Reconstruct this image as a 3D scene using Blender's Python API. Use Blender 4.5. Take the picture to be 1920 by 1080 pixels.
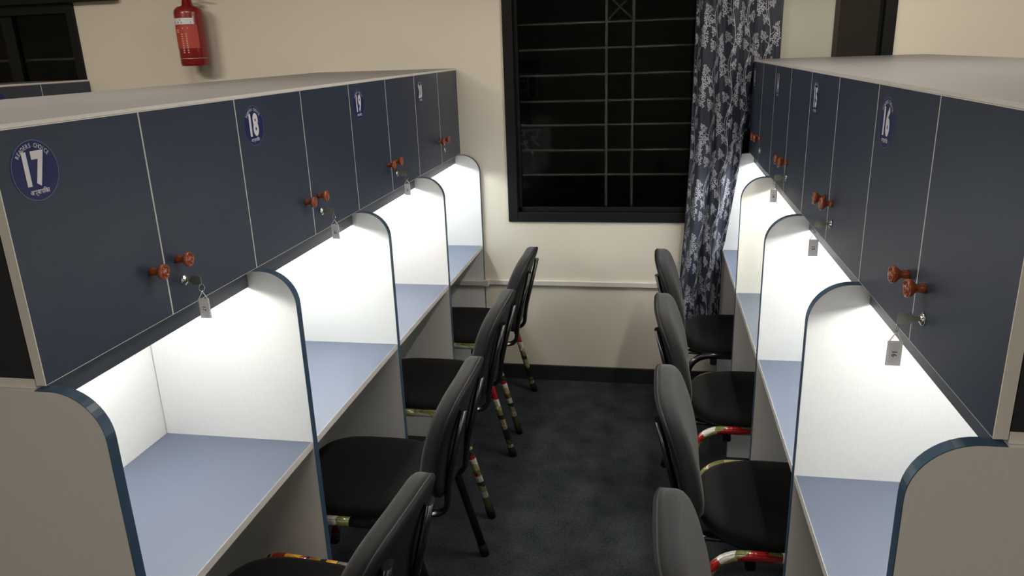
import bpy, bmesh, math, random
from mathutils import Vector, Matrix
random.seed(7)
PI = math.pi
for o in list(bpy.data.objects): bpy.data.objects.remove(o)
scene = bpy.context.scene
COL = scene.collection

# ------------------------------------------------------------------ camera
cd = bpy.data.cameras.new('camera'); cam = bpy.data.objects.new('camera', cd); COL.objects.link(cam)
cd.sensor_width = 36; cd.lens = 1424.4 / 1920 * 36; cd.clip_start = .05
RT = Vector((0.98336342, 0.17856206, -0.03334633)); UP = Vector((-0.02241439, 0.30145156, 0.953218)); FW = Vector((-0.18026087, 0.93661227, -0.30043879))
cam.matrix_world = Matrix(((RT.x, UP.x, -FW.x, 0), (RT.y, UP.y, -FW.y, 0), (RT.z, UP.z, -FW.z, 1.7377), (0, 0, 0, 1)))
scene.camera = cam

# ------------------------------------------------------------------ world and exposure
w = bpy.data.worlds.new('night'); scene.world = w; w.use_nodes = True
w.node_tree.nodes['Background'].inputs[0].default_value = (.03, .045, .08, 1)
w.node_tree.nodes['Background'].inputs[1].default_value = .025
vs = scene.view_settings
vs.view_transform = 'Standard'; vs.look = 'None'; vs.gamma = 1; vs.use_curve_mapping = False
vs.exposure = 0.0

def area(name, loc, sx, sy, power, color, rot=(0, 0, 0), spread=PI):
    l = bpy.data.lights.new(name, 'AREA'); l.shape = 'RECTANGLE'; l.size = sx; l.size_y = sy
    l.energy = power; l.color = color; l.spread = spread
    o = bpy.data.objects.new(name, l); COL.objects.link(o); o.location = loc; o.rotation_euler = rot
    return o
CEIL = 2.95
ROOM_LIGHTS = [  # x, y, power, colour
    (0.57, 2.35, 29, (1, .92, .82)),
    (-0.2, -1.3, 29, (1, .91, .80)),
    (-3.0, 1.2, 56, (1, .88, .74)),
    (-1.5, 1.9, 19, (1, .91, .80)),  # unseen fill lamp over the left row, added to brighten the back wall
    (2.4, 1.4, 40, (1, .89, .77)),
]
for i, (x, y, p, c) in enumerate(ROOM_LIGHTS):
    area('ceiling_lamp_glow', (x, y, CEIL - .065), *((.08, 1.1) if i == 0 else (1.1, .08)), p, c)

# ------------------------------------------------------------------ materials
def nm(name):
    m = bpy.data.materials.new(name); m.use_nodes = True
    return m, m.node_tree.nodes, m.node_tree.links, m.node_tree.nodes['Principled BSDF']
def mat(name, rgb, rough=.5, metal=0, spec=.5, noise=None, bump=None, trans=0, emit=None, sheen=0, coat=0):
    m, n, l, b = nm(name)
    b.inputs['Base Color'].default_value = (*rgb, 1); b.inputs['Roughness'].default_value = rough
    b.inputs['Metallic'].default_value = metal; b.inputs['Specular IOR Level'].default_value = spec
    b.inputs['Transmission Weight'].default_value = trans
    b.inputs['Coat Weight'].default_value = coat
    if sheen: b.inputs['Sheen Weight'].default_value = sheen; b.inputs['Sheen Roughness'].default_value = .4
    if emit: b.inputs['Emission Color'].default_value = (*emit[0], 1); b.inputs['Emission Strength'].default_value = emit[1]
    tc = n.new('ShaderNodeTexCoord')
    if noise:   # (scale xyz, amount, detail)
        mp = n.new('ShaderNodeMapping'); mp.inputs['Scale'].default_value = noise[0]
        l.new(tc.outputs['Object'], mp.inputs[0])
        t = n.new('ShaderNodeTexNoise'); t.inputs['Scale'].default_value = 1; t.inputs['Detail'].default_value = noise[2]
        l.new(mp.outputs[0], t.inputs['Vector'])
        mx = n.new('ShaderNodeMix'); mx.data_type = 'RGBA'
        a = noise[1]
        mx.inputs['A'].default_value = (*[c * (1 - a) for c in rgb], 1); mx.inputs['B'].default_value = (*[min(1, c * (1 + a)) for c in rgb], 1)
        l.new(t.outputs['Fac'], mx.inputs['Factor']); l.new(mx.outputs['Result'], b.inputs['Base Color'])
    if bump:    # (scale, strength)
        t2 = n.new('ShaderNodeTexNoise'); t2.inputs['Scale'].default_value = bump[0]; t2.inputs['Detail'].default_value = 4
        l.new(tc.outputs['Object'], t2.inputs['Vector'])
        bp = n.new('ShaderNodeBump'); bp.inputs['Strength'].default_value = bump[1]; bp.inputs['Distance'].default_value = .002
        l.new(t2.outputs['Fac'], bp.inputs['Height']); l.new(bp.outputs['Normal'], b.inputs['Normal'])
    return m

M = {}
M['wall'] = mat('cream_paint', (.66, .615, .52), .55, noise=((1.5, 1.5, 1.5), .05, 5), bump=(40, .08))
M['ceil'] = mat('ceiling_paint', (.6, .58, .54), .8)
M['lam'] = mat('pale_laminate', (.70, .707, .695), .38, noise=((260, 260, 40), .05, 3), bump=(300, .05))
M['topboard'] = mat('grey_top_laminate', (.15, .147, .15), .42, noise=((6, 3, 6), .12, 5))
M['edge'] = mat('cream_edge_band', (.74, .72, .68), .45)
M['door'] = mat('slate_blue_laminate', (.026, .038, .068), .42, noise=((120, 120, 500), .12, 2), bump=(400, .06))
M['side'] = mat('charcoal_side_laminate', (.018, .02, .026), .5)
M['valance'] = mat('slate_valance', (.05, .062, .085), .35)
M['band'] = mat('steel_blue_edge_band', (.032, .070, .12), .35)
M['desk'] = mat('blue_grey_desktop_laminate', (.098, .118, .170), .45, noise=((3, 3, 3), .03, 3), bump=(300, .03))
M['deskedge'] = mat('light_desk_edge_band', (.62, .60, .57), .35)
M['knob'] = mat('glazed_brown_ceramic', (.27, .060, .014), .16, coat=.6, noise=((300, 300, 300), .5, 3))
M['chrome'] = mat('chrome', (.75, .75, .72), .14, metal=1)
M['key'] = mat('nickel_key', (.32, .32, .27), .34, metal=1, noise=((400, 400, 400), .25, 2))
M['tag'] = mat('clear_plastic_tag', (.80, .80, .82), .25, trans=.25)
M['paper'] = mat('paper_insert', (.62, .61, .62), .7)
M['ink'] = mat('black_ink', (.02, .02, .02), .6)
M['stk'] = mat('navy_vinyl', (.006, .011, .095), .45)
M['stkrim'] = mat('pale_blue_print', (.14, .20, .34), .45)
M['white'] = mat('white_print', (.68, .68, .72), .5)
M['pad'] = mat('black_fabric', (.017, .0165, .017), .85, spec=.25, sheen=.12, noise=((60, 60, 60), .15, 4), bump=(700, .25))
M['seatpad'] = mat('black_seat_fabric', (.009, .0086, .009), .9, spec=.15, sheen=.03, bump=(700, .25))
M['shell'] = mat('black_plastic', (.006, .006, .007), .6, spec=.25)
M['blackm'] = mat('black_enamel', (.006, .006, .007), .22)
M['rubber'] = mat('black_rubber', (.005, .005, .005), .8, spec=.15)
M['frame'] = mat('black_window_frame', (.005, .006, .006), .5, spec=.2, noise=((15, 15, 15), .3, 4))
M['iron'] = mat('painted_iron_bar', (.085, .075, .07), .5)
M['curt'] = mat('navy_curtain_cloth', (.012, .017, .030), .5, sheen=.05, bump=(900, .2))
M['leaf'] = mat('silver_woven_vine', (.36, .37, .42), .55)
M['red'] = mat('red_enamel', (.21, .008, .009), .28, coat=.4)
M['redlabel'] = mat('faded_red_label', (.42, .05, .035), .5)
M['silver'] = mat('gauge_silver', (.5, .5, .48), .4, metal=.5)
M['conduit'] = mat('white_plastic_conduit', (.56, .54, .50), .45)
M['skirt'] = mat('black_skirting', (.010, .010, .012), .6)
M['night'] = mat('dark_brick_building', (.09, .06, .045), .9, noise=((2, 2, 9), .5, 4))
M['banner'] = mat('blue_banner', (.012, .015, .07), .7)
M['pane'] = mat('pale_pane', (.36, .36, .30), .4, noise=((3, 3, 3), .15, 3))
M['lightpanel'] = mat('lit_diffuser', (.8, .8, .8), .5, emit=((1, .92, .8), 3))
M['led'] = mat('lit_led_tube', (.8, .8, .8), .5, emit=((.95, 1, .97), 6))
M['fixture'] = mat('white_fixture', (.7, .7, .7), .5)

# glass: real thin pane
m, n, l, b = nm('window_glass'); M['glass'] = m
b.inputs['Base Color'].default_value = (.75, .8, .78, 1); b.inputs['Roughness'].default_value = .02; b.inputs['Transmission Weight'].default_value = 1; b.inputs['IOR'].default_value = 1.15

# carpet
m, n, l, b = nm('charcoal_carpet'); M['carpet'] = m
tc = n.new('ShaderNodeTexCoord')
t1 = n.new('ShaderNodeTexNoise'); t1.inputs['Scale'].default_value = 120; t1.inputs['Detail'].default_value = 6; t1.inputs['Roughness'].default_value = .8
t2 = n.new('ShaderNodeTexNoise'); t2.inputs['Scale'].default_value = 9; t2.inputs['Detail'].default_value = 6
l.new(tc.outputs['Object'], t1.inputs['Vector']); l.new(tc.outputs['Object'], t2.inputs['Vector'])
ad = n.new('ShaderNodeMath'); ad.operation = 'MULTIPLY_ADD'; ad.inputs[1].default_value = .45
l.new(t2.outputs['Fac'], ad.inputs[0]); l.new(t1.outputs['Fac'], ad.inputs[2])
rp = n.new('ShaderNodeValToRGB'); rp.color_ramp.elements[0].position = .52; rp.color_ramp.elements[0].color = (.006, .008, .011, 1)
rp.color_ramp.elements[1].position = .98; rp.color_ramp.elements[1].color = (.050, .055, .063, 1)
l.new(ad.outputs[0], rp.inputs[0]); l.new(rp.outputs[0], b.inputs['Base Color'])
b.inputs['Roughness'].default_value = 1; b.inputs['Specular IOR Level'].default_value = .1
bp = n.new('ShaderNodeBump'); bp.inputs['Strength'].default_value = .6; bp.inputs['Distance'].default_value = .004
l.new(t1.outputs['Fac'], bp.inputs['Height']); l.new(bp.outputs[0], b.inputs['Normal'])

def foil(name, cols, scl, seed):
    m, n, l, b = nm(name)
    tc = n.new('ShaderNodeTexCoord'); mp = n.new('ShaderNodeMapping'); mp.inputs['Scale'].default_value = scl
    mp.inputs['Rotation'].default_value = (.5, .4, seed); mp.inputs['Location'].default_value = (seed, seed * 2, 0)
    v = n.new('ShaderNodeTexVoronoi'); v.inputs['Scale'].default_value = 1
    r = n.new('ShaderNodeValToRGB'); r.color_ramp.interpolation = 'CONSTANT'
    e = r.color_ramp.elements
    while len(e) < len(cols): e.new(.5)
    for i, c in enumerate(cols): e[i].position = i / len(cols); e[i].color = (*c, 1)
    sp = n.new('ShaderNodeSeparateColor')
    l.new(tc.outputs['Object'], mp.inputs[0]); l.new(mp.outputs[0], v.inputs['Vector']); l.new(v.outputs['Color'], sp.inputs[0])
    l.new(sp.outputs[0], r.inputs[0])
    # thin dark print lines over the patches
    wv = n.new('ShaderNodeTexWave'); wv.inputs['Scale'].default_value = 45; wv.inputs['Distortion'].default_value = 4
    l.new(tc.outputs['Object'], wv.inputs['Vector'])
    r2 = n.new('ShaderNodeValToRGB'); r2.color_ramp.elements[0].position = .0; r2.color_ramp.elements[0].color = (.25, .25, .2, 1); r2.color_ramp.elements[1].position = .25; r2.color_ramp.elements[1].color = (1, 1, 1, 1)
    l.new(wv.outputs[0], r2.inputs[0])
    mx = n.new('ShaderNodeMix'); mx.data_type = 'RGBA'; mx.blend_type = 'MULTIPLY'; mx.inputs['Factor'].default_value = .8
    l.new(r.outputs[0], mx.inputs['A']); l.new(r2.outputs[0], mx.inputs['B']); l.new(mx.outputs['Result'], b.inputs['Base Color'])
    b.inputs['Roughness'].default_value = .22; b.inputs['Coat Weight'].default_value = .5
    nz = n.new('ShaderNodeTexNoise'); nz.inputs['Scale'].default_value = 90; l.new(tc.outputs['Object'], nz.inputs['Vector'])
    bp = n.new('ShaderNodeBump'); bp.inputs['Strength'].default_value = .5; bp.inputs['Distance'].default_value = .004
    l.new(nz.outputs['Fac'], bp.inputs['Height']); l.new(bp.outputs[0], b.inputs['Normal'])
    return m
RED, GRN, WHT, GLD, DRK = (.33, .012, .015), (.15, .17, .05), (.62, .60, .56), (.38, .33, .15), (.02, .03, .02)
M['foil'] = foil('floral_gift_wrap', [RED, GLD, WHT, GRN, RED, GLD, GRN], (24, 24, 24), .7)
M['foil_leg'] = foil('banded_gift_wrap', [WHT, DRK, GLD, WHT, RED, WHT, GRN, WHT], (6, 6, 42), .0)
M['foil_yel'] = foil('yellow_red_wrap', [(.75, .38, .02), (.35, .03, .02), (.75, .40, .02), (.02, .02, .04), (.72, .36, .02)], (4, 60, 4), .0)

# ------------------------------------------------------------------ mesh helpers
def box(bm, x0, x1, y0, y1, z0, z1, mi=0):
    x0, x1 = sorted((x0, x1)); y0, y1 = sorted((y0, y1)); z0, z1 = sorted((z0, z1))
    v = [bm.verts.new(p) for p in ((x0,y0,z0),(x1,y0,z0),(x1,y1,z0),(x0,y1,z0),(x0,y0,z1),(x1,y0,z1),(x1,y1,z1),(x0,y1,z1))]
    fs = []
    for q in ((3,2,1,0),(4,5,6,7),(0,1,5,4),(1,2,6,5),(2,3,7,6),(3,0,4,7)):
        f = bm.faces.new([v[i] for i in q]); f.material_index = mi; fs.append(f)
    return fs
def tube(bm, pts, r, seg=12, mi=0, flat=None, cap=True):
    pts = [Vector(p) for p in pts]; rings = []
    prev = None
    for i, p in enumerate(pts):
        t = (pts[min(i + 1, len(pts) - 1)] - pts[max(i - 1, 0)]).normalized()
        if prev is None:
            a = Vector((1, 0, 0)) if abs(t.x) < .9 else Vector((0, 0, 1))
        else: a = prev
        a = (a - t * a.dot(t)).normalized(); prev = a
        b_ = t.cross(a)
        ra, rb = (r, r) if flat is None else flat
        rings.append([bm.verts.new(p + a * ra * math.cos(2 * PI * k / seg) + b_ * rb * math.sin(2 * PI * k / seg)) for k in range(seg)])
    for i in range(len(rings) - 1):
        for k in range(seg):
            f = bm.faces.new((rings[i][k], rings[i][(k + 1) % seg], rings[i + 1][(k + 1) % seg], rings[i + 1][k])); f.smooth = True; f.material_index = mi
    if cap:
        f = bm.faces.new(rings[0][::-1]); f.material_index = mi
        f = bm.faces.new(rings[-1]); f.material_index = mi
def smooth_path(pts, n=6):
    """round the corners of a polyline (quadratic blend)"""
    pts = [Vector(p) for p in pts]; out = [pts[0]]
    for i in range(1, len(pts) - 1):
        p, a, c = pts[i], pts[i - 1], pts[i + 1]
        d = min((a - p).length, (c - p).length) * .48
        s = p + (a - p).normalized() * d; e = p + (c - p).normalized() * d
        for k in range(n + 1):
            t = k / n; out.append(s * (1 - t) ** 2 + p * 2 * t * (1 - t) + e * t * t)
    out.append(pts[-1]); return out
def lathe(bm, prof, origin, axis, seg=20, mi=0):
    axis = Vector(axis).normalized(); a = axis.orthogonal().normalized(); b_ = axis.cross(a); o = Vector(origin); rings = []
    for r, h in prof:
        if r < 1e-6: rings.append([bm.verts.new(o + axis * h)])
        else: rings.append([bm.verts.new(o + axis * h + (a * math.cos(2 * PI * k / seg) + b_ * math.sin(2 * PI * k / seg)) * r) for k in range(seg)])
    for i in range(len(rings) - 1):
        A, B = rings[i], rings[i + 1]
        for k in range(seg):
            k2 = (k + 1) % seg
            if len(A) == 1 and len(B) == 1: continue
            if len(A) == 1: vv = (A[0], B[k2], B[k])
            elif len(B) == 1: vv = (A[k], A[k2], B[0])
            else: vv = (A[k], A[k2], B[k2], B[k])
            f = bm.faces.new(vv); f.smooth = True; f.material_index = mi
def loft(bm, rings, mi=0, closed_ends=True):
    vr = [[bm.verts.new(p) for p in r] for r in rings]; n_ = len(vr[0])
    for i in range(len(vr) - 1):
        for k in range(n_):
            f = bm.faces.new((vr[i][k], vr[i][(k + 1) % n_], vr[i + 1][(k + 1) % n_], vr[i + 1][k])); f.smooth = True; f.material_index = mi
    if closed_ends:
        for r, rev in ((vr[0], True), (vr[-1], False)):
            c = sum((v.co for v in r), Vector()) / n_; cv = bm.verts.new(c)
            for k in range(n_):
                f = bm.faces.new((r[k], r[(k + 1) % n_], cv)); f.smooth = True; f.material_index = mi
def obj(name, bm, mats, parent=None, shift=None, fix=True, bevel=0, **props):
    if fix: bmesh.ops.recalc_face_normals(bm, faces=bm.faces)
    if shift is not None:
        for v in bm.verts: v.co -= Vector(shift)
    me = bpy.data.meshes.new(name); bm.to_mesh(me); bm.free()
    for q in (mats if isinstance(mats, (list, tuple)) else [mats]): me.materials.append(q)
    o = bpy.data.objects.new(name, me); COL.objects.link(o)
    if parent: o.parent = parent
    if bevel:
        md = o.modifiers.new('bevel', 'BEVEL'); md.width = bevel; md.segments = 2; md.limit_method = 'ANGLE'
    for k, v in props.items(): o[k] = v
    return o
def thing(name, label, cat, loc, group=None, rotz=0):
    o = bpy.data.objects.new(name, None); COL.objects.link(o); o.location = loc; o.rotation_euler = (0, 0, rotz)
    o.empty_display_size = .1
    o['label'] = label; o['category'] = cat
    if group: o['group'] = group
    return o
def tag(o, label, cat, group=None):
    o['label'] = label; o['category'] = cat
    if group: o['group'] = group
    return o
def text_polys(s, size, sx=1.0, bold=0.0, space=1.0):
    """glyph outlines as (verts, faces), centred on x, baseline at 0"""
    cu = bpy.data.curves.new('t', 'FONT'); cu.body = s; cu.size = size; cu.offset = bold; cu.resolution_u = 4; cu.space_character = space; cu.fill_mode = 'FRONT'
    o = bpy.data.objects.new('t', cu); COL.objects.link(o)
    dg = bpy.context.evaluated_depsgraph_get()
    me = bpy.data.meshes.new_from_object(o.evaluated_get(dg))
    vs_ = [(v.co.x, v.co.y) for v in me.vertices]; fs = [tuple(p.vertices) for p in me.polygons]
    bpy.data.objects.remove(o); bpy.data.meshes.remove(me); bpy.data.curves.remove(cu)
    if not vs_: return [], [], 0, 0
    x0 = min(v[0] for v in vs_); x1 = max(v[0] for v in vs_); c = (x0 + x1) / 2
    y0 = min(v[1] for v in vs_); y1 = max(v[1] for v in vs_)
    return [((x - c) * sx, y) for x, y in vs_], fs, (x1 - x0) * sx, (y0, y1)
def put_text(bm, polys, origin, ax, ay, mi, rot=0, dx=0, dy=0):
    vs_, fs = polys[0], polys[1]; o = Vector(origin); ax = Vector(ax); ay = Vector(ay); c, s = math.cos(rot), math.sin(rot)
    vv = []
    for x, y in vs_:
        X, Y = x * c - y * s + dx, x * s + y * c + dy
        vv.append(bm.verts.new(o + ax * X + ay * Y))
    for f in fs:
        try: q = bm.faces.new([vv[i] for i in f]); q.material_index = mi
        except ValueError: pass

# ------------------------------------------------------------------ room shell
YW = 3.80; XL, XR, YF = -5.2, 3.6, -3.0
bm = bmesh.new(); box(bm, XL, XR, YF, YW + .15, -.05, 0); obj('floor', bm, M['carpet'], kind='structure')
bm = bmesh.new(); box(bm, XL, XR, YF, YW + .15, CEIL, CEIL + .05); obj('ceiling', bm, M['ceil'], kind='structure')
WIN = [(-4.6, -3.04, .95, 2.045), (-.734, 1.035, .882, 2.20)]
bm = bmesh.new()
xs = [XL, WIN[0][0], WIN[0][1], WIN[1][0], WIN[1][1], XR]
box(bm, xs[0], xs[1], YW, YW + .15, 0, CEIL); box(bm, xs[2], xs[3], YW, YW + .15, 0, CEIL); box(bm, xs[4], xs[5], YW, YW + .15, 0, CEIL)
for a, b_, z0, z1 in WIN:
    box(bm, a, b_, YW, YW + .15, 0, z0); box(bm, a, b_, YW, YW + .15, z1, CEIL)
obj('wall_back', bm, M['wall'], kind='structure')
bm = bmesh.new(); box(bm, XL - .1, XL, YF, YW + .15, 0, CEIL); obj('wall_left', bm, M['wall'], kind='structure')
bm = bmesh.new(); box(bm, XR, XR + .1, YF, YW + .15, 0, CEIL); obj('wall_right', bm, M['wall'], kind='structure')
bm = bmesh.new(); box(bm, XL, XR, YF - .1, YF, 0, CEIL); obj('wall_front', bm, M['wall'], kind='structure')
bm = bmesh.new(); box(bm, XL, XR, YW - .30, YW, 2.20, 2.62); obj('trim_1', bm, M['wall'], kind='structure')   # unseen beam added along the back wall, sized to shade its top
bm = bmesh.new(); box(bm, -.875, .339, YW - .014, YW, 0, .083); obj('baseboard_back', bm, [M['skirt']], kind='structure')

# windows: frame, glass, sash, grille
def window(idx, x0, x1, z0, z1, mull):
    r = bpy.data.objects.new('window_%d' % idx, None); COL.objects.link(r); r['kind'] = 'structure'; r.location = (x0, YW, z0)
    L = r.location
    fw = .05; bm = bmesh.new(); y0, y1 = YW - .012, YW + .07
    box(bm, x0, x0 + fw, y0, y1, z0, z1); box(bm, x1 - fw, x1, y0, y1, z0, z1)
    box(bm, x0 + fw, x1 - fw, y0, y1, z0, z0 + fw); box(bm, x0 + fw, x1 - fw, y0, y1, z1 - fw, z1)
    obj('window_frame', bm, M['frame'], r, L, bevel=.003)
    bm = bmesh.new()   # inner sash rails
    a, b_ = x0 + fw, x1 - fw
    box(bm, a, a + .018, YW + .02, YW + .05, z0 + fw, z1 - fw); box(bm, b_ - .018, b_, YW + .02, YW + .05, z0 + fw, z1 - fw)
    box(bm, a, b_, YW + .02, YW + .05, z0 + fw, z0 + fw + .022)
    for mx_, mw in mull: box(bm, mx_, mx_ + mw, YW + .015, YW + .055, z0 + fw, z1 - fw)
    obj('window_sash', bm, M['frame'], r, L, bevel=.002)
    bm = bmesh.new(); box(bm, a, b_, YW + .034, YW + .038, z0 + fw, z1 - fw); obj('window_glass', bm, M['glass'], r, L)
    return r, L
r1, L1 = window(1, *WIN[0], [(-3.52, .07), (-4.1, .05)])
r2, L2 = window(2, *WIN[1], [(.30, .05)])
# pale pane of the right sash and brown post beside it
bm = bmesh.new(); box(bm, .50, .78, YW + .012, YW + .030, .94, 2.15); obj('pale_pane', bm, M['pane'], r2, L2)
bm = bmesh.new(); box(bm, .78, .80, YW + .006, YW + .055, .94, 2.15); box(bm, .48, .50, YW + .006, YW + .055, .94, 2.15)
obj('sash_post', bm, mat('brown_sash', (.022, .016, .012), .4), r2, L2)
bm = bmesh.new(); box(bm, .80, .967, YW + .010, YW + .026, .94, 2.15); obj('dark_pane', bm, mat('dark_brown_pane', (.016, .013, .011), .25), r2, L2)
GY = YW + .125
bm = bmesh.new()
for z in (1.842, 1.722, 1.598, 1.471, 1.352, 1.225, 1.10): box(bm, -.70, .985, GY - .005, GY + .005, z, z + .009)
for x in (-.248, -.118): box(bm, x, x + .012, GY - .010, GY + .004, .90, 2.28)
tube(bm, [(-.242, GY, 1.85), (-.112, GY, 1.975)], .005, 6); tube(bm, [(-.112, GY + .008, 1.85), (-.242, GY + .008, 1.975)], .005, 6)
obj('window_grille', bm, M['iron'], r2, L2)
bm = bmesh.new()
for z in (1.30, 1.50, 1.76): box(bm, -4.6, -3.04, GY - .005, GY + .005, z, z + .012)
tube(bm, [(-3.17, GY, .95), (-3.17, GY, 1.78), (-3.12, GY, 1.85), (-3.04, GY, 1.86)], .008, 6)
obj('window_grille', bm, M['iron'], r1, L1)
# outside: neighbouring building and a blue banner on it
bm = bmesh.new(); box(bm, -12, 6, 6.6, 6.9, -3, 6)
tag(obj('neighbouring_building', bm, M['night']), 'dark brown building seen outside behind the window grille', 'building')
bm = bmesh.new(); box(bm, -1.30, -1.04, 6.58, 6.60, .6, 1.70)
p = text_polys('सेवा', .30); put_text(bm, p, (-1.17, 6.578, 1.35), (1, 0, 0), (0, 0, 1), 1)
p = text_polys('केंद्र', .24); put_text(bm, p, (-1.17, 6.578, .92), (1, 0, 0), (0, 0, 1), 1)
tag(obj('banner', bm, [M['banner'], mat('banner_letters', (.16, .16, .2), .7)], fix=False), 'narrow blue banner with white letters in the dark outside', 'banner')
# black curtain rail over the left window
t = thing('curtain_rail', 'black rail mounted above the far left window', 'curtain rail', (-3.6, YW, 2.05))
bm = bmesh.new(); box(bm, -4.7, -2.76, YW - .05, YW - .012, 2.045, 2.075); obj('rail', bm, M['frame'], t, t.location, bevel=.003)
for x in (-4.5, -3.7, -2.95):
    bm = bmesh.new(); box(bm, x, x + .02, YW - .013, YW, 2.045, 2.08); obj('bracket', bm, M['frame'], t, t.location)

# ------------------------------------------------------------------ carrels
ZB, ZT, ZP, ZD = 1.246, 1.654, 1.228, .756

def sticker(parent, L, fx, s, yc, zc, num):
    R_ = .0485; bm = bmesh.new(); xa = fx + s * .0006
    ax = (0, s, 0); ay = (0, 0, 1)
    def disc(r, off, mi, r0=None):
        c = Vector((fx + s * off, yc, zc)); n_ = 48
        o_ = [bm.verts.new(c + Vector((0, s * math.cos(2 * PI * k / n_) * r, math.sin(2 * PI * k / n_) * r))) for k in range(n_)]
        if r0 is None: f = bm.faces.new(o_); f.material_index = mi
        else:
            i_ = [bm.verts.new(c + Vector((0, s * math.cos(2 * PI * k / n_) * r0, math.sin(2 * PI * k / n_) * r0))) for k in range(n_)]
            for k in range(n_): f = bm.faces.new((o_[k], o_[(k + 1) % n_], i_[(k + 1) % n_], i_[k])); f.material_index = mi
    disc(R_, .0005, 0); disc(R_, .0009, 1, R_ - .0011)
    org = Vector((fx + s * .0010, yc, zc))
    if num:
        P = text_polys(num, .070, .70, .0034, 1.05)
        h = P[3][1] - P[3][0]
        put_text(bm, P, org, ax, ay, 2, dy=-.0255 - P[3][0])
        word = 'READERS CHOICE'; r = .0365; step = .150; n_ = len(word)
        for i, ch in enumerate(word):
            if ch == ' ': continue
            a = PI / 2 + (n_ - 1) / 2 * step * .93 - i * step * .93
            g = text_polys(ch, .0098, .80, .0001)
            put_text(bm, g, org, ax, ay, 2, rot=a - PI / 2, dx=math.cos(a) * r, dy=math.sin(a) * r)
        g = text_polys('अभ्यासिका', .0105, .9, .0002)
        put_text(bm, g, org, ax, ay, 2, dy=-.0375)
    return obj('number_sticker', bm, [M['stk'], M['stkrim'], M['white']], parent, L, fix=False)

def knob(parent, L, fx, s, y, z):
    bm = bmesh.new()
    prof = [(.0, 0), (.0085, 0), (.0080, .006), (.0068, .011), (.0075, .015), (.0120, .019), (.0155, .0235), (.0160, .027), (.0148, .0298), (.0125, .0300), (.0115, .0282), (.0085, .0278), (.0065, .0300), (.004, .0306), (0, .0306)]
    lathe(bm, prof, (fx, y, z), (s, 0, 0), 20)
    for k in range(6):   # petal ridges on the head
        a = k * PI / 3
        lathe(bm, [(0, 0), (.0026, .0006), (.0022, .0024), (0, .003)], (fx + s * .0272, y + math.cos(a) * .0098, z + math.sin(a) * .0098), (s, 0, 0), 8)
    return obj('knob', bm, M['knob'], parent, L)
def lock(parent, L, fx, s, y, z):
    bm = bmesh.new()
    lathe(bm, [(0, 0), (.0115, 0), (.0118, .002), (.0100, .0042), (.0072, .0046), (.0070, .0062), (0, .0062)], (fx, y, z), (s, 0, 0), 24)
    box(bm, fx + s * .0062, fx + s * .0066, y - .0009, y + .0009, z - .0045, z + .0045, 1)
    return obj('lock', bm, [M['chrome'], M['ink']], parent, L)
def door(parent, L, fx, s, y0, y1, z0, z1):
    bm = bmesh.new(); c = .0014; g = .0007; y0 += g; y1 -= g; th = .018; b_ = fx - s * th
    fr = [bm.verts.new((fx, y, z)) for y, z in ((y0 + c, z0 + c), (y1 - c, z0 + c), (y1 - c, z1 - c), (y0 + c, z1 - c))]
    md = [bm.verts.new((fx - s * .0004, y, z)) for y, z in ((y0, z0), (y1, z0), (y1, z1), (y0, z1))]
    bk = [bm.verts.new((b_, y, z)) for y, z in ((y0, z0), (y1, z0), (y1, z1), (y0, z1))]
    bm.faces.new(fr).material_index = 0; bm.faces.new(bk).material_index = 0
    for A, B in ((fr, md), (md, bk)):
        for k in range(4): bm.faces.new((A[k], A[(k + 1) % 4], B[(k + 1) % 4], B[k])).material_index = 1
    return obj('door', bm, [M['door'], M['edge']], parent, L)

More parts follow.
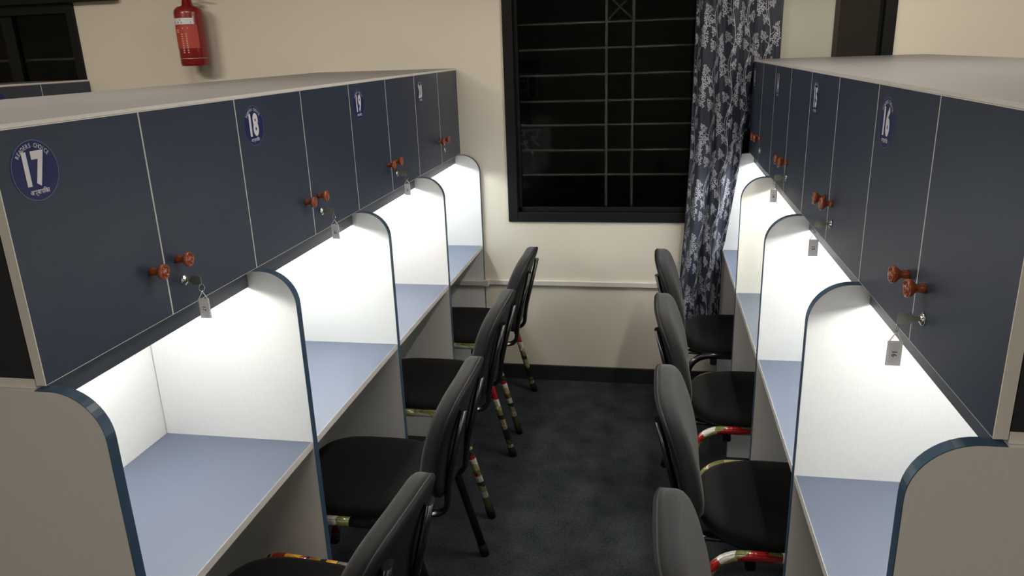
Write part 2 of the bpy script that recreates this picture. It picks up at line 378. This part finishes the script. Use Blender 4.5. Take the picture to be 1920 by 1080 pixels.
LED_COL = {}
def cabinet(label, group, fx, s, y0, y1, num=None, detail=True, key=True, power=1.0, col=(.97, 1, .95), sticker_on=True, depth=.3624, lamp=True):
    """fx = door face plane, s = +1 when the doors look towards +x; y0 < y1"""
    t = thing('overhead_cabinet', label, 'cabinet', (fx - s * depth / 2, (y0 + y1) / 2, ZP), group); L = t.location
    X = lambda d: fx - s * d
    bm = bmesh.new()
    box(bm, X(.019), X(depth), y0 + .0002, y0 + .018, ZB, ZT - .007, 1); box(bm, X(.019), X(depth), y1 - .018, y1 - .0002, ZB, ZT - .007, 1)
    box(bm, X(depth - .006), X(depth), y0 + .018, y1 - .018, ZB, ZT - .007, 1)
    fs = box(bm, X(.019), X(depth), y0, y1, ZP + .0005, ZB, 0)
    obj('carcass', bm, [M['edge'], M['side']], t, L)
    bm = bmesh.new(); fs = box(bm, X(-.0005), X(depth), y0, y1, ZT - .007, ZT, 1)
    fs[1].material_index = 0; (fs[5] if s > 0 else fs[3]).material_index = 0
    obj('top_board', bm, [M['topboard'], M['edge']], t, L)
    bm = bmesh.new(); box(bm, X(.024), X(.036), y0 + .012, y1 - .012, 1.187, ZP, 0); obj('valance', bm, [M['valance']], t, L)
    ym = (y0 + y1) / 2; zb, zt = 1.234, ZT - .0076
    near, far = door(t, L, fx, s, y0, ym, zb, zt), door(t, L, fx, s, ym, y1, zb, zt)
    # the numbered door is the one on the left as seen from the aisle
    left, right = (near, far) if s > 0 else (far, near)
    ly = y0 if s > 0 else y1
    if sticker_on: sticker(left, L, fx, s, ly + s * .077, 1.577, num)
    knob(left, L, fx, s, ym - s * .043, 1.340); knob(right, L, fx, s, ym + s * .043, 1.342)
    lock(right, L, fx, s, ym + s * .054, 1.293)
    if lamp:
        bm = bmesh.new(); tube(bm, [(X(.115), y0 + .05, ZP - .0135), (X(.115), y1 - .05, ZP - .0135)], .0115, 16)
        obj('led_tube', bm, mat('lit_led_tube', (.8, .8, .8), .5, emit=(col, 70 * power)), t, L)
        for ya in (y0 + .035, y1 - .050): bm = bmesh.new(); box(bm, X(.103), X(.127), ya, ya + .015, ZP - .026, ZP); obj('tube_holder', bm, M['fixture'], t, L)
    if key:
        yk = ym + s * .054; zk = 1.293
        k = thing('key', 'key with plastic tag in %s row cabinet %s, %s' % ('left' if s > 0 else 'right', WORD[int(num)], ORD[int(num)]), 'key', (fx + s * .0067, yk, zk), 'keys left in the cabinet locks')
        LK = k.location; bm = bmesh.new()
        box(bm, fx + s * .0068, fx + s * .017, yk - .0009, yk + .0009, zk - .0038, zk + .0038)
        pts = [(.017, -.0055), (.019, -.0098), (.037, -.0098), (.040, -.007), (.040, .007), (.037, .0098), (.019, .0098), (.017, .0055)]
        fa = [bm.verts.new((fx + s * a_, yk - .0011, zk + b_)) for a_, b_ in pts]; fb = [bm.verts.new((fx + s * a_, yk + .0011, zk + b_)) for a_, b_ in pts]
        bm.faces.new(fa); bm.faces.new(fb[::-1])
        for q in range(8): bm.faces.new((fa[q], fa[(q + 1) % 8], fb[(q + 1) % 8], fb[q]))
        obj('key_blade', bm, M['key'], k, LK)
        xr = fx + s * .0385; zr = zk - .0165; tilt = random.uniform(-.5, .5); bm = bmesh.new()
        ca, sa = math.cos(1.1 + tilt), math.sin(1.1 + tilt)
        tube(bm, [(xr + math.cos(a_) * .0062 * ca, yk + math.cos(a_) * .0062 * sa, zr + math.sin(a_) * .0082) for a_ in [2 * PI * q / 20 for q in range(21)]], .0007, 6)
        obj('key_ring', bm, M['chrome'], k, LK)
        # tag: loop, clear body, paper and number; hangs facing along the aisle
        zt_ = zr - .0095; sw = s * .0015
        bm = bmesh.new(); lp = [(-.0102, -.0155), (-.0015, -.001), (.0015, -.001), (.0102, -.0155)]
        tube(bm, [(xr + a_, yk, zt_ + b_) for a_, b_ in lp], .0011, 6, 0)
        box(bm, xr - .0115, xr + .0115, yk - .0022, yk + .0022, zt_ - .058, zt_ - .0145, 0)
        tg = obj('key_tag', bm, [M['tag']], k, LK, bevel=.0012)
        bm = bmesh.new(); box(bm, xr - .0085, xr + .0085, yk - .0026, yk - .0023, zt_ - .055, zt_ - .0175, 0)
        P = text_polys(num, .0115, 1, .0002); put_text(bm, P, (xr, yk - .0028, zt_ - .037), (1, 0, 0), (0, 0, 1), 1, rot=-PI / 2, dx=-.004)
        obj('paper_insert', bm, [M['paper'], M['ink']], tg, LK, fix=False)
    return t

def partition(label, group, fx, s, yc, zbot=0.0, depth=.332, front=.099, thick=.022):
    t = thing('carrel_partition', label, 'partition', (fx - s * .1, yc, zbot), group); L = t.location
    r = .088; h = thick / 2; X = lambda d: fx - s * d; arc = []
    for k in range(13):
        a = k / 12 * PI / 2; arc.append((-front + r - r * math.cos(a), ZP - r + r * math.sin(a)))
    prof = [(-front, zbot)] + arc + [(depth, ZP), (depth, zbot)]
    bm = bmesh.new()
    A = [bm.verts.new((X(d), yc - h, z)) for d, z in prof]; B = [bm.verts.new((X(d), yc + h, z)) for d, z in prof]; n_ = len(prof)
    bm.faces.new(A); bm.faces.new(B)
    for k in range(n_): bm.faces.new((A[k], A[(k + 1) % n_], B[(k + 1) % n_], B[k]))
    obj('panel', bm, M['lam'], t, L)
    # edge banding wraps the front edge, the curve and the exposed top
    bm = bmesh.new(); path = [(-front, zbot)] + arc + [(.016, ZP)]; th = .0012
    out = []
    for i, (d, z) in enumerate(path):
        if i == 0: nx, nz = -1, 0
        elif i == len(path) - 1: nx, nz = 0, 1
        else: k = i - 1; a = k / 12 * PI / 2; nx, nz = -math.cos(a), math.sin(a)
        out.append((d + nx * th, z + nz * th))
    hh = h + .0004
    vs_ = [[bm.verts.new((X(d), y, z)) for d, z in (path if q == 0 else out)] for q in (0, 1) for y in (yc - hh, yc + hh)]
    a0, a1, b0, b1 = vs_[0], vs_[1], vs_[2], vs_[3]
    for i in range(len(path) - 1):
        for P_, Q_ in ((b0, b1), (a0, b0), (b1, a1), (a1, a0)):
            f = bm.faces.new((P_[i], P_[i + 1], Q_[i + 1], Q_[i]))
    for i in (0, -1): bm.faces.new((a0[i], a1[i], b1[i], b0[i]))
    obj('edge_banding', bm, M['band'], t, L)
    return t
def desk(label, group, fx, s, y0, y1, front, back=.333):
    t = thing('desktop', label, 'desk', (fx - s * .12, (y0 + y1) / 2, ZD - .018), group); L = t.location; X = lambda d: fx - s * d
    bm = bmesh.new(); box(bm, X(-front + .001), X(back), y0, y1, ZD - .018, ZD); obj('board', bm, M['desk'], t, L)
    bm = bmesh.new(); box(bm, X(-front), X(-front + .001), y0, y1, ZD - .0185, ZD + .0006); 
    obj('edge_banding', bm, M['deskedge'], t, L, label='pale edge strip')
    return t
def backpanel(label, group, fx, s, y0, y1):
    bm = bmesh.new(); box(bm, fx - s * .3345, fx - s * .350, y0, y1, 0.0, ZP)
    o = obj('back_panel', bm, M['lam'], shift=(fx - s * .342, (y0 + y1) / 2, 0)); o.location = (fx - s * .342, (y0 + y1) / 2, 0)
    return tag(o, label, 'panel', group)

ORD = {20: 'farthest, beside the cream wall', 19: 'third from the front', 18: 'second from the front', 17: 'nearest the viewer', 13: 'half behind the curtain', 14: 'first clear of the curtain', 15: 'second from the front', 16: 'nearest the viewer'}
WORD = {20: 'twenty', 19: 'nineteen', 18: 'eighteen', 17: 'seventeen', 13: 'thirteen', 14: 'fourteen', 15: 'fifteen', 16: 'sixteen'}
FL, FR = -.975, .44; PLt, PRt = .704, .70; YL, YR = 3.80, 3.775
YPL = [YL - .011] + [YL - PLt * k for k in (1, 2, 3)] + [YL - PLt * 4 + .003]
YPR = [YR - .011] + [YR - PRt * k for k in (1, 2, 3)] + [YR - PRt * 4 + .003]
LC = {'17': (.72, (1, 1, .97)), '18': (1.1, (.98, 1, .97)), '19': (1.05, (1, .97, .95)), '20': (1.0, (.93, 1, 1))}
RC = {'16': (.72, (1, 1, .97)), '15': (1.05, (.98, 1, .98)), '14': (.95, (1, .99, .84)), '13': (1.0, (.95, .98, 1))}
for k in range(4):
    n_ = 20 - k; num = str(n_); c = LC[num]
    cabinet('slate blue overhead cabinet of left row, sticker %s, %s' % (num, ORD[n_]), 'overhead cabinets of the left carrel row', FL, 1, YL - PLt * (k + 1), YL - PLt * k, num, key=(n_ != 20), power=c[0], col=c[1])
    desk('blue-grey desktop below cabinet %s of left row, %s' % (WORD[n_], ORD[n_]), 'desktops of the left carrel row', FL, 1, YPL[k + 1] + .0112, YPL[k] - .0112, .0965)
    backpanel('white back panel under left row cabinet %s, %s' % (WORD[n_], ORD[n_]), 'back panels of the left carrels', FL, 1, YPL[k + 1] - (.011 if k == 3 else 0) + .0002, YPL[k] + (.011 if k == 0 else 0) - .0002)
    n_ = 13 + k; num = str(n_); c = RC[num]
    lab = ('slate blue overhead cabinet of right row, sticker %s, %s' % (num, ORD[n_])) if n_ != 13 else 'slate blue overhead cabinet half behind the curtain, at the window end of right row'
    cabinet(lab, 'overhead cabinets of the right carrel row', FR, -1, YR - PRt * (k + 1), YR - PRt * k, num, key=(n_ != 13), power=c[0], col=c[1])
    wh = 'below cabinet %s of right row, %s' % (WORD[n_], ORD[n_]) if n_ != 13 else 'beside the curtain at the window end of right row'
    desk('blue-grey carrel desktop %s' % wh, 'desktops of the right carrel row', FR, -1, YPR[k + 1] + .0112, YPR[k] - .0112, .0965)
    backpanel('white back panel %s' % wh, 'back panels of the right carrels', FR, -1, YPR[k + 1] - (.011 if k == 3 else 0) + .0002, YPR[k] + (.011 if k == 0 else 0) - .0002)
WHL = ['against the back wall beside cabinet twenty, left row', 'between cabinets nineteen and twenty in left row', 'between cabinets eighteen and nineteen in left row', 'between cabinets seventeen and eighteen in left row', 'at the near end of left row below cabinet seventeen']
WHR = ['behind the curtain at the window end, right row', 'at the window side of cabinet fourteen, right row', 'between cabinets fourteen and fifteen in right row', 'between cabinets fifteen and sixteen in right row', 'at the near end of right row below cabinet sixteen']
for k in range(5):
    partition('round-cornered white partition ' + WHL[k], 'partitions of the left carrel row', FL, 1, YPL[k], zbot=.084 if k == 0 else 0)
    partition('round-cornered white partition ' + WHR[k], 'partitions of the right carrel row', FR, -1, YPR[k], zbot=.084 if k == 0 else 0)

# rows standing back to back with ours (only their tops show) and the row beyond the next aisle
for k in range(4):
    cabinet('grey-topped cabinet backing onto left row cabinet %s, %s' % (WORD[20 - k], ORD[20 - k]), 'cabinets behind the left row', -1.70, -1, YL - PLt * (k + 1), YL - PLt * k, None, key=False, lamp=False, sticker_on=False)
    cabinet('grey-topped cabinet backing onto right row cabinet %s' % WORD[13 + k], 'cabinets behind the right row', 1.165, 1, YR - PRt * (k + 1), YR - PRt * k, None, key=False, lamp=False, sticker_on=False)
for k in range(5):
    partition('white partition of the carrel row facing the next aisle on the left', 'partitions behind the left row', -1.70, -1, YPL[k])
    partition('white partition of the carrel row facing away on the right', 'partitions behind the right row', 1.165, 1, YPR[k])
for k in range(2):
    cabinet('slate blue overhead cabinet across the next aisle, ' + ('nearest the far left window' if k == 0 else 'second from the far left window'), 'cabinets of the far left row', -3.03, 1, YL - PLt * (k + 1), YL - PLt * k, None, key=False, lamp=False)
for k in range(3):
    partition('white partition under the far left cabinets', 'partitions of the far left row', -3.03, 1, YPL[k])

# conduit along the back wall
bm = bmesh.new()
def cond(x0, x1, y0, y1, z0, z1):
    n0 = len(bm.verts); box(bm, x0, x1, y0, y1, z0, z1)
cond(-.868, .342, YW - .016, YW, .540, .566); cond(-1.30, -.868, YW - .040, YW - .0235, .540, .566); cond(-.8735, -.850, YW - .040, YW - .0, .536, .570)
tag(obj('cable_conduit', bm, M['conduit'], bevel=.002), 'white plastic cable conduit running low along the cream back wall', 'conduit')

# ------------------------------------------------------------------ chairs
def rr(t, n_): # superellipse point
    c, s = math.cos(t), math.sin(t); return math.copysign(abs(c) ** (2 / n_), c), math.copysign(abs(s) ** (2 / n_), s)
NS = 48
def seat_ring(sc, z, dome=0):
    out = []
    for k in range(NS):
        t = 2 * PI * k / NS; n_ = 2.5 if math.sin(t) < 0 else 3.6
        c, s = rr(t, n_); out.append(Vector((c * .212 * sc, s * .232 * sc + .0, z)))
    return out
def bu(z):   # backrest centre line: forward offset by height
    q = (z - .455) / .375
    return -.266 - .016 * q - .072 * max(0, q) ** 2 + .004 * math.sin(q * PI)
def back_ring(sc, off):
    out = []
    for k in range(NS):
        t = 2 * PI * k / NS; n_ = 4.0
        c, s = rr(t, n_); x = c * (.204 if s > 0 else .204 - .02 * s * s) * sc; z = .643 + s * .182 * sc
        out.append(Vector((x, bu(z) + off + .15 * x * x, z)))
    return out
LEG_U = .235
def leg_path(sx, rear):
    x = sx * LEG_U
    if rear: return smooth_path([(x, -.30, .012), (x, -.188, .434), (x, -.02, .434)], 8)
    return smooth_path([(x, .27, .012), (x, .215, .434), (x, .06, .434)], 8)
def make_chair(label, x, y, rz, mats, drot=0):
    t = thing('chair', label, 'chair', (x, y, 0), 'black padded chairs in the aisle', rz + drot)
    bm = bmesh.new(); loft(bm, [seat_ring(.93, .424), seat_ring(.985, .430), seat_ring(1, .446), seat_ring(.995, .460), seat_ring(.96, .471), seat_ring(.88, .476), seat_ring(.6, .479), seat_ring(.3, .480)])
    obj('seat', bm, M['seatpad'], t)
    bm = bmesh.new(); loft(bm, [seat_ring(.86, .408), seat_ring(.93, .412), seat_ring(.94, .424)]); obj('seat_pan', bm, M['shell'], t)
    bm = bmesh.new(); loft(bm, [back_ring(1, 0), back_ring(1.0, .014), back_ring(1.0, .028), back_ring(.985, .037), back_ring(.95, .043), back_ring(.86, .046), back_ring(.6, .047), back_ring(.3, .047)])
    obj('backrest', bm, M['pad'], t)
    bm = bmesh.new(); loft(bm, [back_ring(1.0, -.0005), back_ring(1.005, -.006), back_ring(.97, -.014), back_ring(.85, -.018), back_ring(.4, -.018)])
    obj('back_shell', bm, M['shell'], t)
    for i, sx in enumerate((-1, 1)):
        bm = bmesh.new()
        pts = smooth_path([(sx * .115, bu(.76) - .026, .760), (sx * .115, -.287, .50), (sx * .115, -.280, .405), (sx * .115, -.15, .400), (sx * .115, .12, .400)], 5)
        tube(bm, pts, .012, 14, 0, flat=(.020, .010), cap=True)
        sp = obj('back_support', bm, M['blackm'], t)
        for zz in (.565, .70):
            bm = bmesh.new(); lathe(bm, [(0, 0), (.0055, .0), (.005, .003), (0, .0045)], (sx * .115, bu(zz) - .036, zz), (0, -1, 0), 12); obj('bolt', bm, M['chrome'], sp)
        for rear in (True, False):
            bm = bmesh.new(); pa = leg_path(sx, rear); tube(bm, pa, .0142, 12)
            lg = obj('leg', bm, mats[(i, rear)], t)
            f0 = pa[0]; d = (pa[1] - pa[0]).normalized(); bm = bmesh.new(); tube(bm, [f0 - d * .0125, f0 + d * .035], .0162, 12); obj('rubber_foot', bm, M['rubber'], lg)
        bm = bmesh.new(); tube(bm, [(sx * LEG_U, -.02, .434), (sx * LEG_U, .06, .434)], .0143, 12); obj('seat_rail', bm, mats[(i, 'rail')], t)
    bm = bmesh.new()
    for yy in (-.10, .12): box(bm, -LEG_U, LEG_U, yy - .014, yy + .014, .392, .409)
    for sx in (-1, 1):
        for yy in (-.10, .12): box(bm, sx * LEG_U - .006, sx * LEG_U + .006, yy - .010, yy + .010, .392, .424)
    obj('crossbar', bm, M['blackm'], t)
    return t
F, FLg, BK = M['foil'], M['foil_leg'], M['blackm']
def mk(a, b_, rail0, c, d, rail1):  # left-side rear, front, rail; right-side rear, front, rail
    return {(0, True): a, (0, False): b_, (0, 'rail'): rail0, (1, True): c, (1, False): d, (1, 'rail'): rail1}
LBL = 'at left row desk '
RBL = 'at right row desk '
# left chairs face -x: local -x side is the near side for rz = +90 deg
make_chair('black padded chair with gift-wrapped legs ' + LBL + 'nearest the wall', -.900, 3.405, PI / 2, mk(FLg, F, F, FLg, F, F), .0)
make_chair('black padded chair with gift-wrapped legs ' + LBL + 'below cabinet nineteen', -.892, 2.725, PI / 2, mk(FLg, F, F, FLg, F, F), 0)
make_chair('black padded chair with a bare black leg, second nearest of left row', -.870, 2.025, PI / 2, mk(BK, F, F, BK, F, F), 0)
make_chair('nearest black padded chair of the left row, in front of cabinet seventeen', -.845, 1.36, PI / 2, mk(FLg, BK, F, FLg, M['foil_yel'], M['foil_yel']), -.09)
make_chair('black padded chair below the curtain at the window end of right row', .374, 3.40, -PI / 2, mk(BK, BK, BK, BK, BK, BK), 0)
make_chair('black padded chair with gift-wrapped rail ' + RBL + 'below cabinet fourteen', .374, 2.72, -PI / 2, mk(F, F, F, F, F, F), 0)
make_chair('black padded chair with gift-wrapped rail ' + RBL + 'below cabinet fifteen', .376, 2.02, -PI / 2, mk(F, F, F, F, F, F), 0)
make_chair('nearest black padded chair of the right row, only its back in view', .375, 1.335, -PI / 2, mk(F, F, F, F, F, F), 0)

# ------------------------------------------------------------------ curtain with woven vines
ZC0, ZC1 = .385, 2.24
def lerp_tab(tab, z):
    for i in range(len(tab) - 1):
        if tab[i][0] <= z <= tab[i + 1][0]:
            t = (z - tab[i][0]) / (tab[i + 1][0] - tab[i][0]); t = t * t * (3 - 2 * t) if len(tab[i]) > 2 else t
            return tab[i][1] * (1 - t) + tab[i + 1][1] * t
    return tab[0][1] if z < tab[0][0] else tab[-1][1]
LEFT = [(.38, .125), (.55, .130), (.8, .145), (1.2, .160), (1.7, .163), (2.3, .166)]
RIGHT = [(.38, .338), (.75, .338), (.80, .350), (1.2, .402), (1.30, .412), (1.60, .418), (2.3, .418)]
U1 = .70
def curtain(u, v):
    """u 0..1 across, v metres height -> point; past U1 the cloth passes behind the cabinet end"""
    z = v; xl, xr = lerp_tab(LEFT, z), lerp_tab(RIGHT, z)
    uu = u / U1
    up = max(0, min(1, (z - 1.66) / .25))
    if u <= U1:
        x = xl + (xr - xl) * (uu + .03 * math.sin(2 * PI * 3.0 * uu + 1.0) * (1 - uu))
        y = 3.716 + .026 * (math.sin(2 * PI * 2.35 * uu + .5 * math.sin(z * 1.7) + .3) * .95 + .22 * math.sin(2 * PI * 6.3 * uu + z * 2.3))
        y += .006 * math.sin(z * 5 + uu * 3) * uu
        k = max(0, (uu - .86) / .14); y = y * (1 - k * k) + (3.7575 if z > 1.27 else 3.735) * k * k
    else:
        q = (u - U1) / (1 - U1); x = xr + (.555 - xr) * q
        k = min(1, q / .18); k = k * k * (3 - 2 * k)
        y = 3.7575 * (1 - k) + (3.7870 + (.0045 - .004 * up) * math.sin(q * 26 + z * 6)) * k
    if z < .6: x += .004 * math.sin(u * 22) * (.6 - z) / .2
    return Vector((x, y, z + (.012 * math.sin(u * 5.5) if z < .5 else 0)))
def cnorm(u, v):
    e = .002; a = curtain(u + e, v) - curtain(u - e, v); b_ = curtain(u, v + e) - curtain(u, v - e); n_ = a.cross(b_)
    if n_.y > 0: n_ = -n_
    return n_.normalized()
bm = bmesh.new(); NU, NV = 200, 120; grid = []
for j in range(NV + 1):
    v = ZC0 + (ZC1 - ZC0) * j / NV; grid.append([bm.verts.new(curtain(i / NU, v)) for i in range(NU + 1)])
for j in range(NV):
    for i in range(NU):
        if i / NU >= U1 and ZC0 + (ZC1 - ZC0) * j / NV < 1.30: continue
        f = bm.faces.new((grid[j][i], grid[j][i + 1], grid[j + 1][i + 1], grid[j + 1][i])); f.smooth = True
# pattern in cloth space: cloth is ~.62 m wide laid flat
CW = .68
def cp(a, b_):
    u = a / CW
    return curtain(u, b_) + cnorm(u, b_) * .0012
def patch(pts):
    if any(not (0.004 < p[0] / CW < .996) or not (ZC0 < p[1] < ZC1) or (p[0] / CW > U1 - .004 and p[1] < 1.33) for p in pts): return
    c = (sum(p[0] for p in pts) / len(pts), sum(p[1] for p in pts) / len(pts))
    cv = bm.verts.new(cp(*c)); vv = [bm.verts.new(cp(*p)) for p in pts]
    for k in range(len(pts)):
        f = bm.faces.new((cv, vv[k], vv[(k + 1) % len(pts)])); f.material_index = 1; f.smooth = True
def clover(a, b_, r, rot):
    for k in range(3):
        an = rot + k * 2 * PI / 3
        ca, cb = a + math.cos(an) * r * .70, b_ + math.sin(an) * r * .70
        patch([(ca + math.cos(q * PI / 3 + an) * r * .52, cb + math.sin(q * PI / 3 + an) * r * .52) for q in range(6)])
def strip(pts, w0, w1):
    n_ = len(pts) - 1
    for i in range(n_):
        (x0, y0), (x1, y1) = pts[i], pts[i + 1]; d = math.hypot(x1 - x0, y1 - y0) or 1; nx, ny = -(y1 - y0) / d, (x1 - x0) / d
        wa = w0 + (w1 - w0) * i / n_; wb = w0 + (w1 - w0) * (i + 1) / n_
        patch([(x0 - nx * wa, y0 - ny * wa), (x0 + nx * wa, y0 + ny * wa), (x1 + nx * wb, y1 + ny * wb), (x1 - nx * wb, y1 - ny * wb)])
def cluster(a, b_, ang, size, rnd):
    """triangular bunch of clover leaves pointing along ang"""
    rows = [(0, 4), (1, 3), (2, 3), (3, 2), (4, 1)]
    for rI, cnt in rows:
        for c in range(cnt):
            off = (c - (cnt - 1) / 2) * size * .33 + rnd.uniform(-.07, .07) * size; al = rI * size * .27 + rnd.uniform(-.07, .07) * size
            clover(a + math.cos(ang) * al - math.sin(ang) * off, b_ + math.sin(ang) * al + math.cos(ang) * off, size * .155, rnd.uniform(0, 6.28))
def branch(a, b_, ang, ln, bend, size, rnd):
    pts = []
    for i in range(9):
        t = i / 8; an = ang + bend * t; pts.append((a, b_)); a += math.cos(an) * ln / 8; b_ += math.sin(an) * ln / 8
    strip(pts, .0013, .0009); cluster(a, b_, ang + bend, size, rnd)
rnd = random.Random(3); PER = .262
for col in range(5):
    base = .040 + col * .137; ph = 0 if col % 2 == 0 else .085; mir = 1 if col % 2 == 0 else -1
    for rep in range(-1, 8):
        z0 = ZC0 + rep * PER + ph
        for dx_, amp_ in ((0, .020), (.006, .012)):
            st = [(base + dx_ + mir * amp_ * math.sin(2 * PI * i / 20), z0 + PER * i / 20) for i in range(21)]
            strip(st, .0013, .0013)
            if dx_ == 0: main = st
        for fr, sd, ln, sz in ((.00, 1, .046, .050), (.14, -1, .030, .036), (.27, 1, .030, .034), (.42, -1, .024, .030), (.52, -1, .046, .050), (.66, 1, .030, .036), (.78, -1, .030, .034), (.90, 1, .024, .030)):
            i = int(fr * 20); a, b_ = main[i]; sg = sd * mir
            branch(a, b_, PI / 2 - sg * 1.35, ln * 1.15, sg * .8, sz, rnd)
o = obj('curtain', bm, [M['curt'], M['leaf']], fix=False)
tag(o, 'navy curtain with silver vine pattern hanging beside the barred window', 'curtain')

# ------------------------------------------------------------------ fire extinguisher
ex, ey, ez = -2.325, YW - .088, 1.708
t = thing('fire_extinguisher', 'red fire extinguisher hanging on the cream wall', 'fire extinguisher', (ex, ey, ez)); L = t.location
bm = bmesh.new(); lathe(bm, [(0, .012), (.055, .012), (.060, 0), (.068, .0), (.071, .01), (.071, .252), (.068, .268), (.055, .282), (.028, .290), (.022, .318), (0, .318)], (ex, ey, ez), (0, 0, 1), 36)
obj('cylinder', bm, M['red'], t, L)
def band(z0, z1, a0, a1, r, m_, name, extra=None):
    bm = bmesh.new(); n_ = 16; q = [[bm.verts.new((ex + math.cos(a0 + (a1 - a0) * i / n_) * r, ey + math.sin(a0 + (a1 - a0) * i / n_) * r, ez + z)) for i in range(n_ + 1)] for z in (z0, z1)]
    for i in range(n_):
        f = bm.faces.new((q[0][i], q[0][i + 1], q[1][i + 1], q[1][i])); f.smooth = True
    if extra: extra(bm)
    return obj(name, bm, m_, t, L, fix=False)
def rows(bm):
    for zz, aa, w_, m_ in [(.150 - i * .011, -1.75 + .24 * (i % 2) * 0, .13, 1) for i in range(9)] + [(.150 - i * .011, -1.42, .10, 1) for i in range(9)] + [(.170, -2.15, .25, 1), (.160, -2.15, .25, 1), (.178, -1.6, .4, 1)]:
        q = [bm.verts.new((ex + math.cos(a) * .0723, ey + math.sin(a) * .0723, ez + z)) for a, z in ((aa, zz), (aa + w_, zz), (aa + w_, zz + .006), (aa, zz + .006))]
        f = bm.faces.new(q); f.material_index = m_
band(.085, .195, -2.75, -.55, .0716, [M['redlabel'], mat('pale_label_print', (.55, .35, .25), .6)], 'instruction_label', rows)
def logo(bm):
    for a0, a1, z0, z1 in ((-2.25, -1.85, .203, .213), (-1.6, -.95, .203, .213), (-1.72, -1.66, .217, .224)):
        q = [bm.verts.new((ex + math.cos(a) * .0724, ey + math.sin(a) * .0724, ez + z)) for a, z in ((a0, z0), (a1, z0), (a1, z1), (a0, z1))]
        bm.faces.new(q).material_index = 1
band(.199, .229, -2.55, -.75, .0717, [M['white'], mat('blue_label_print', (.08, .10, .25), .6)], 'brand_label', logo)
bm = bmesh.new(); box(bm, ex - .012, ex + .012, ey - .012, ey + .012, ez + .318, ez + .350); tube(bm, smooth_path([(ex - .05, ey - .02, ez + .335), (ex, ey - .01, ez + .345), (ex + .075, ey - .01, ez + .330)], 4), .006, 8, flat=(.004, .009))
tube(bm, smooth_path([(ex - .05, ey - .02, ez + .362), (ex, ey - .01, ez + .362), (ex + .085, ey - .01, ez + .375)], 4), .006, 8, flat=(.004, .009)); obj('valve_handle', bm, M['shell'], t, L)
bm = bmesh.new(); lathe(bm, [(0, 0), (.012, 0), (.012, .008), (0, .009)], (ex - .004, ey - .012, ez + .336), (0, -1, 0), 18); obj('pressure_gauge', bm, M['silver'], t, L)
bm = bmesh.new(); box(bm, ex - .015, ex + .015, ey + .068, YW, ez + .20, ez + .26); tube(bm, [(ex - .072 * math.cos(a), ey - .0735 * math.sin(a) , ez + .036) for a in [i * PI / 12 for i in range(13)]], .0014, 6); obj('wall_bracket', bm, M['silver'], t, L)

# ------------------------------------------------------------------ ceiling lamps (out of the frame, they light the room)
for i, (x, y, p, c) in enumerate(ROOM_LIGHTS):
    t = thing('ceiling_lamp', 'white ceiling tube lamp above the %s' % ['right row near the window', 'aisle behind the viewer', 'next aisle on the left', 'left carrel row, unseen, added to brighten the back wall', 'carrels on the right'][i], 'lamp', (x, y, CEIL), 'ceiling lamps'); L = t.location
    bm = bmesh.new(); hx, hy = (.06, .6) if i == 0 else (.6, .06); box(bm, x - hx, x + hx, y - hy, y + hy, CEIL - .04, CEIL); obj('housing', bm, M['fixture'], t, L)
    bm = bmesh.new(); box(bm, x - hx + .02, x + hx - .02, y - hy + .02, y + hy - .02, CEIL - .060, CEIL - .04); obj('diffuser', bm, M['lightpanel'], t, L)
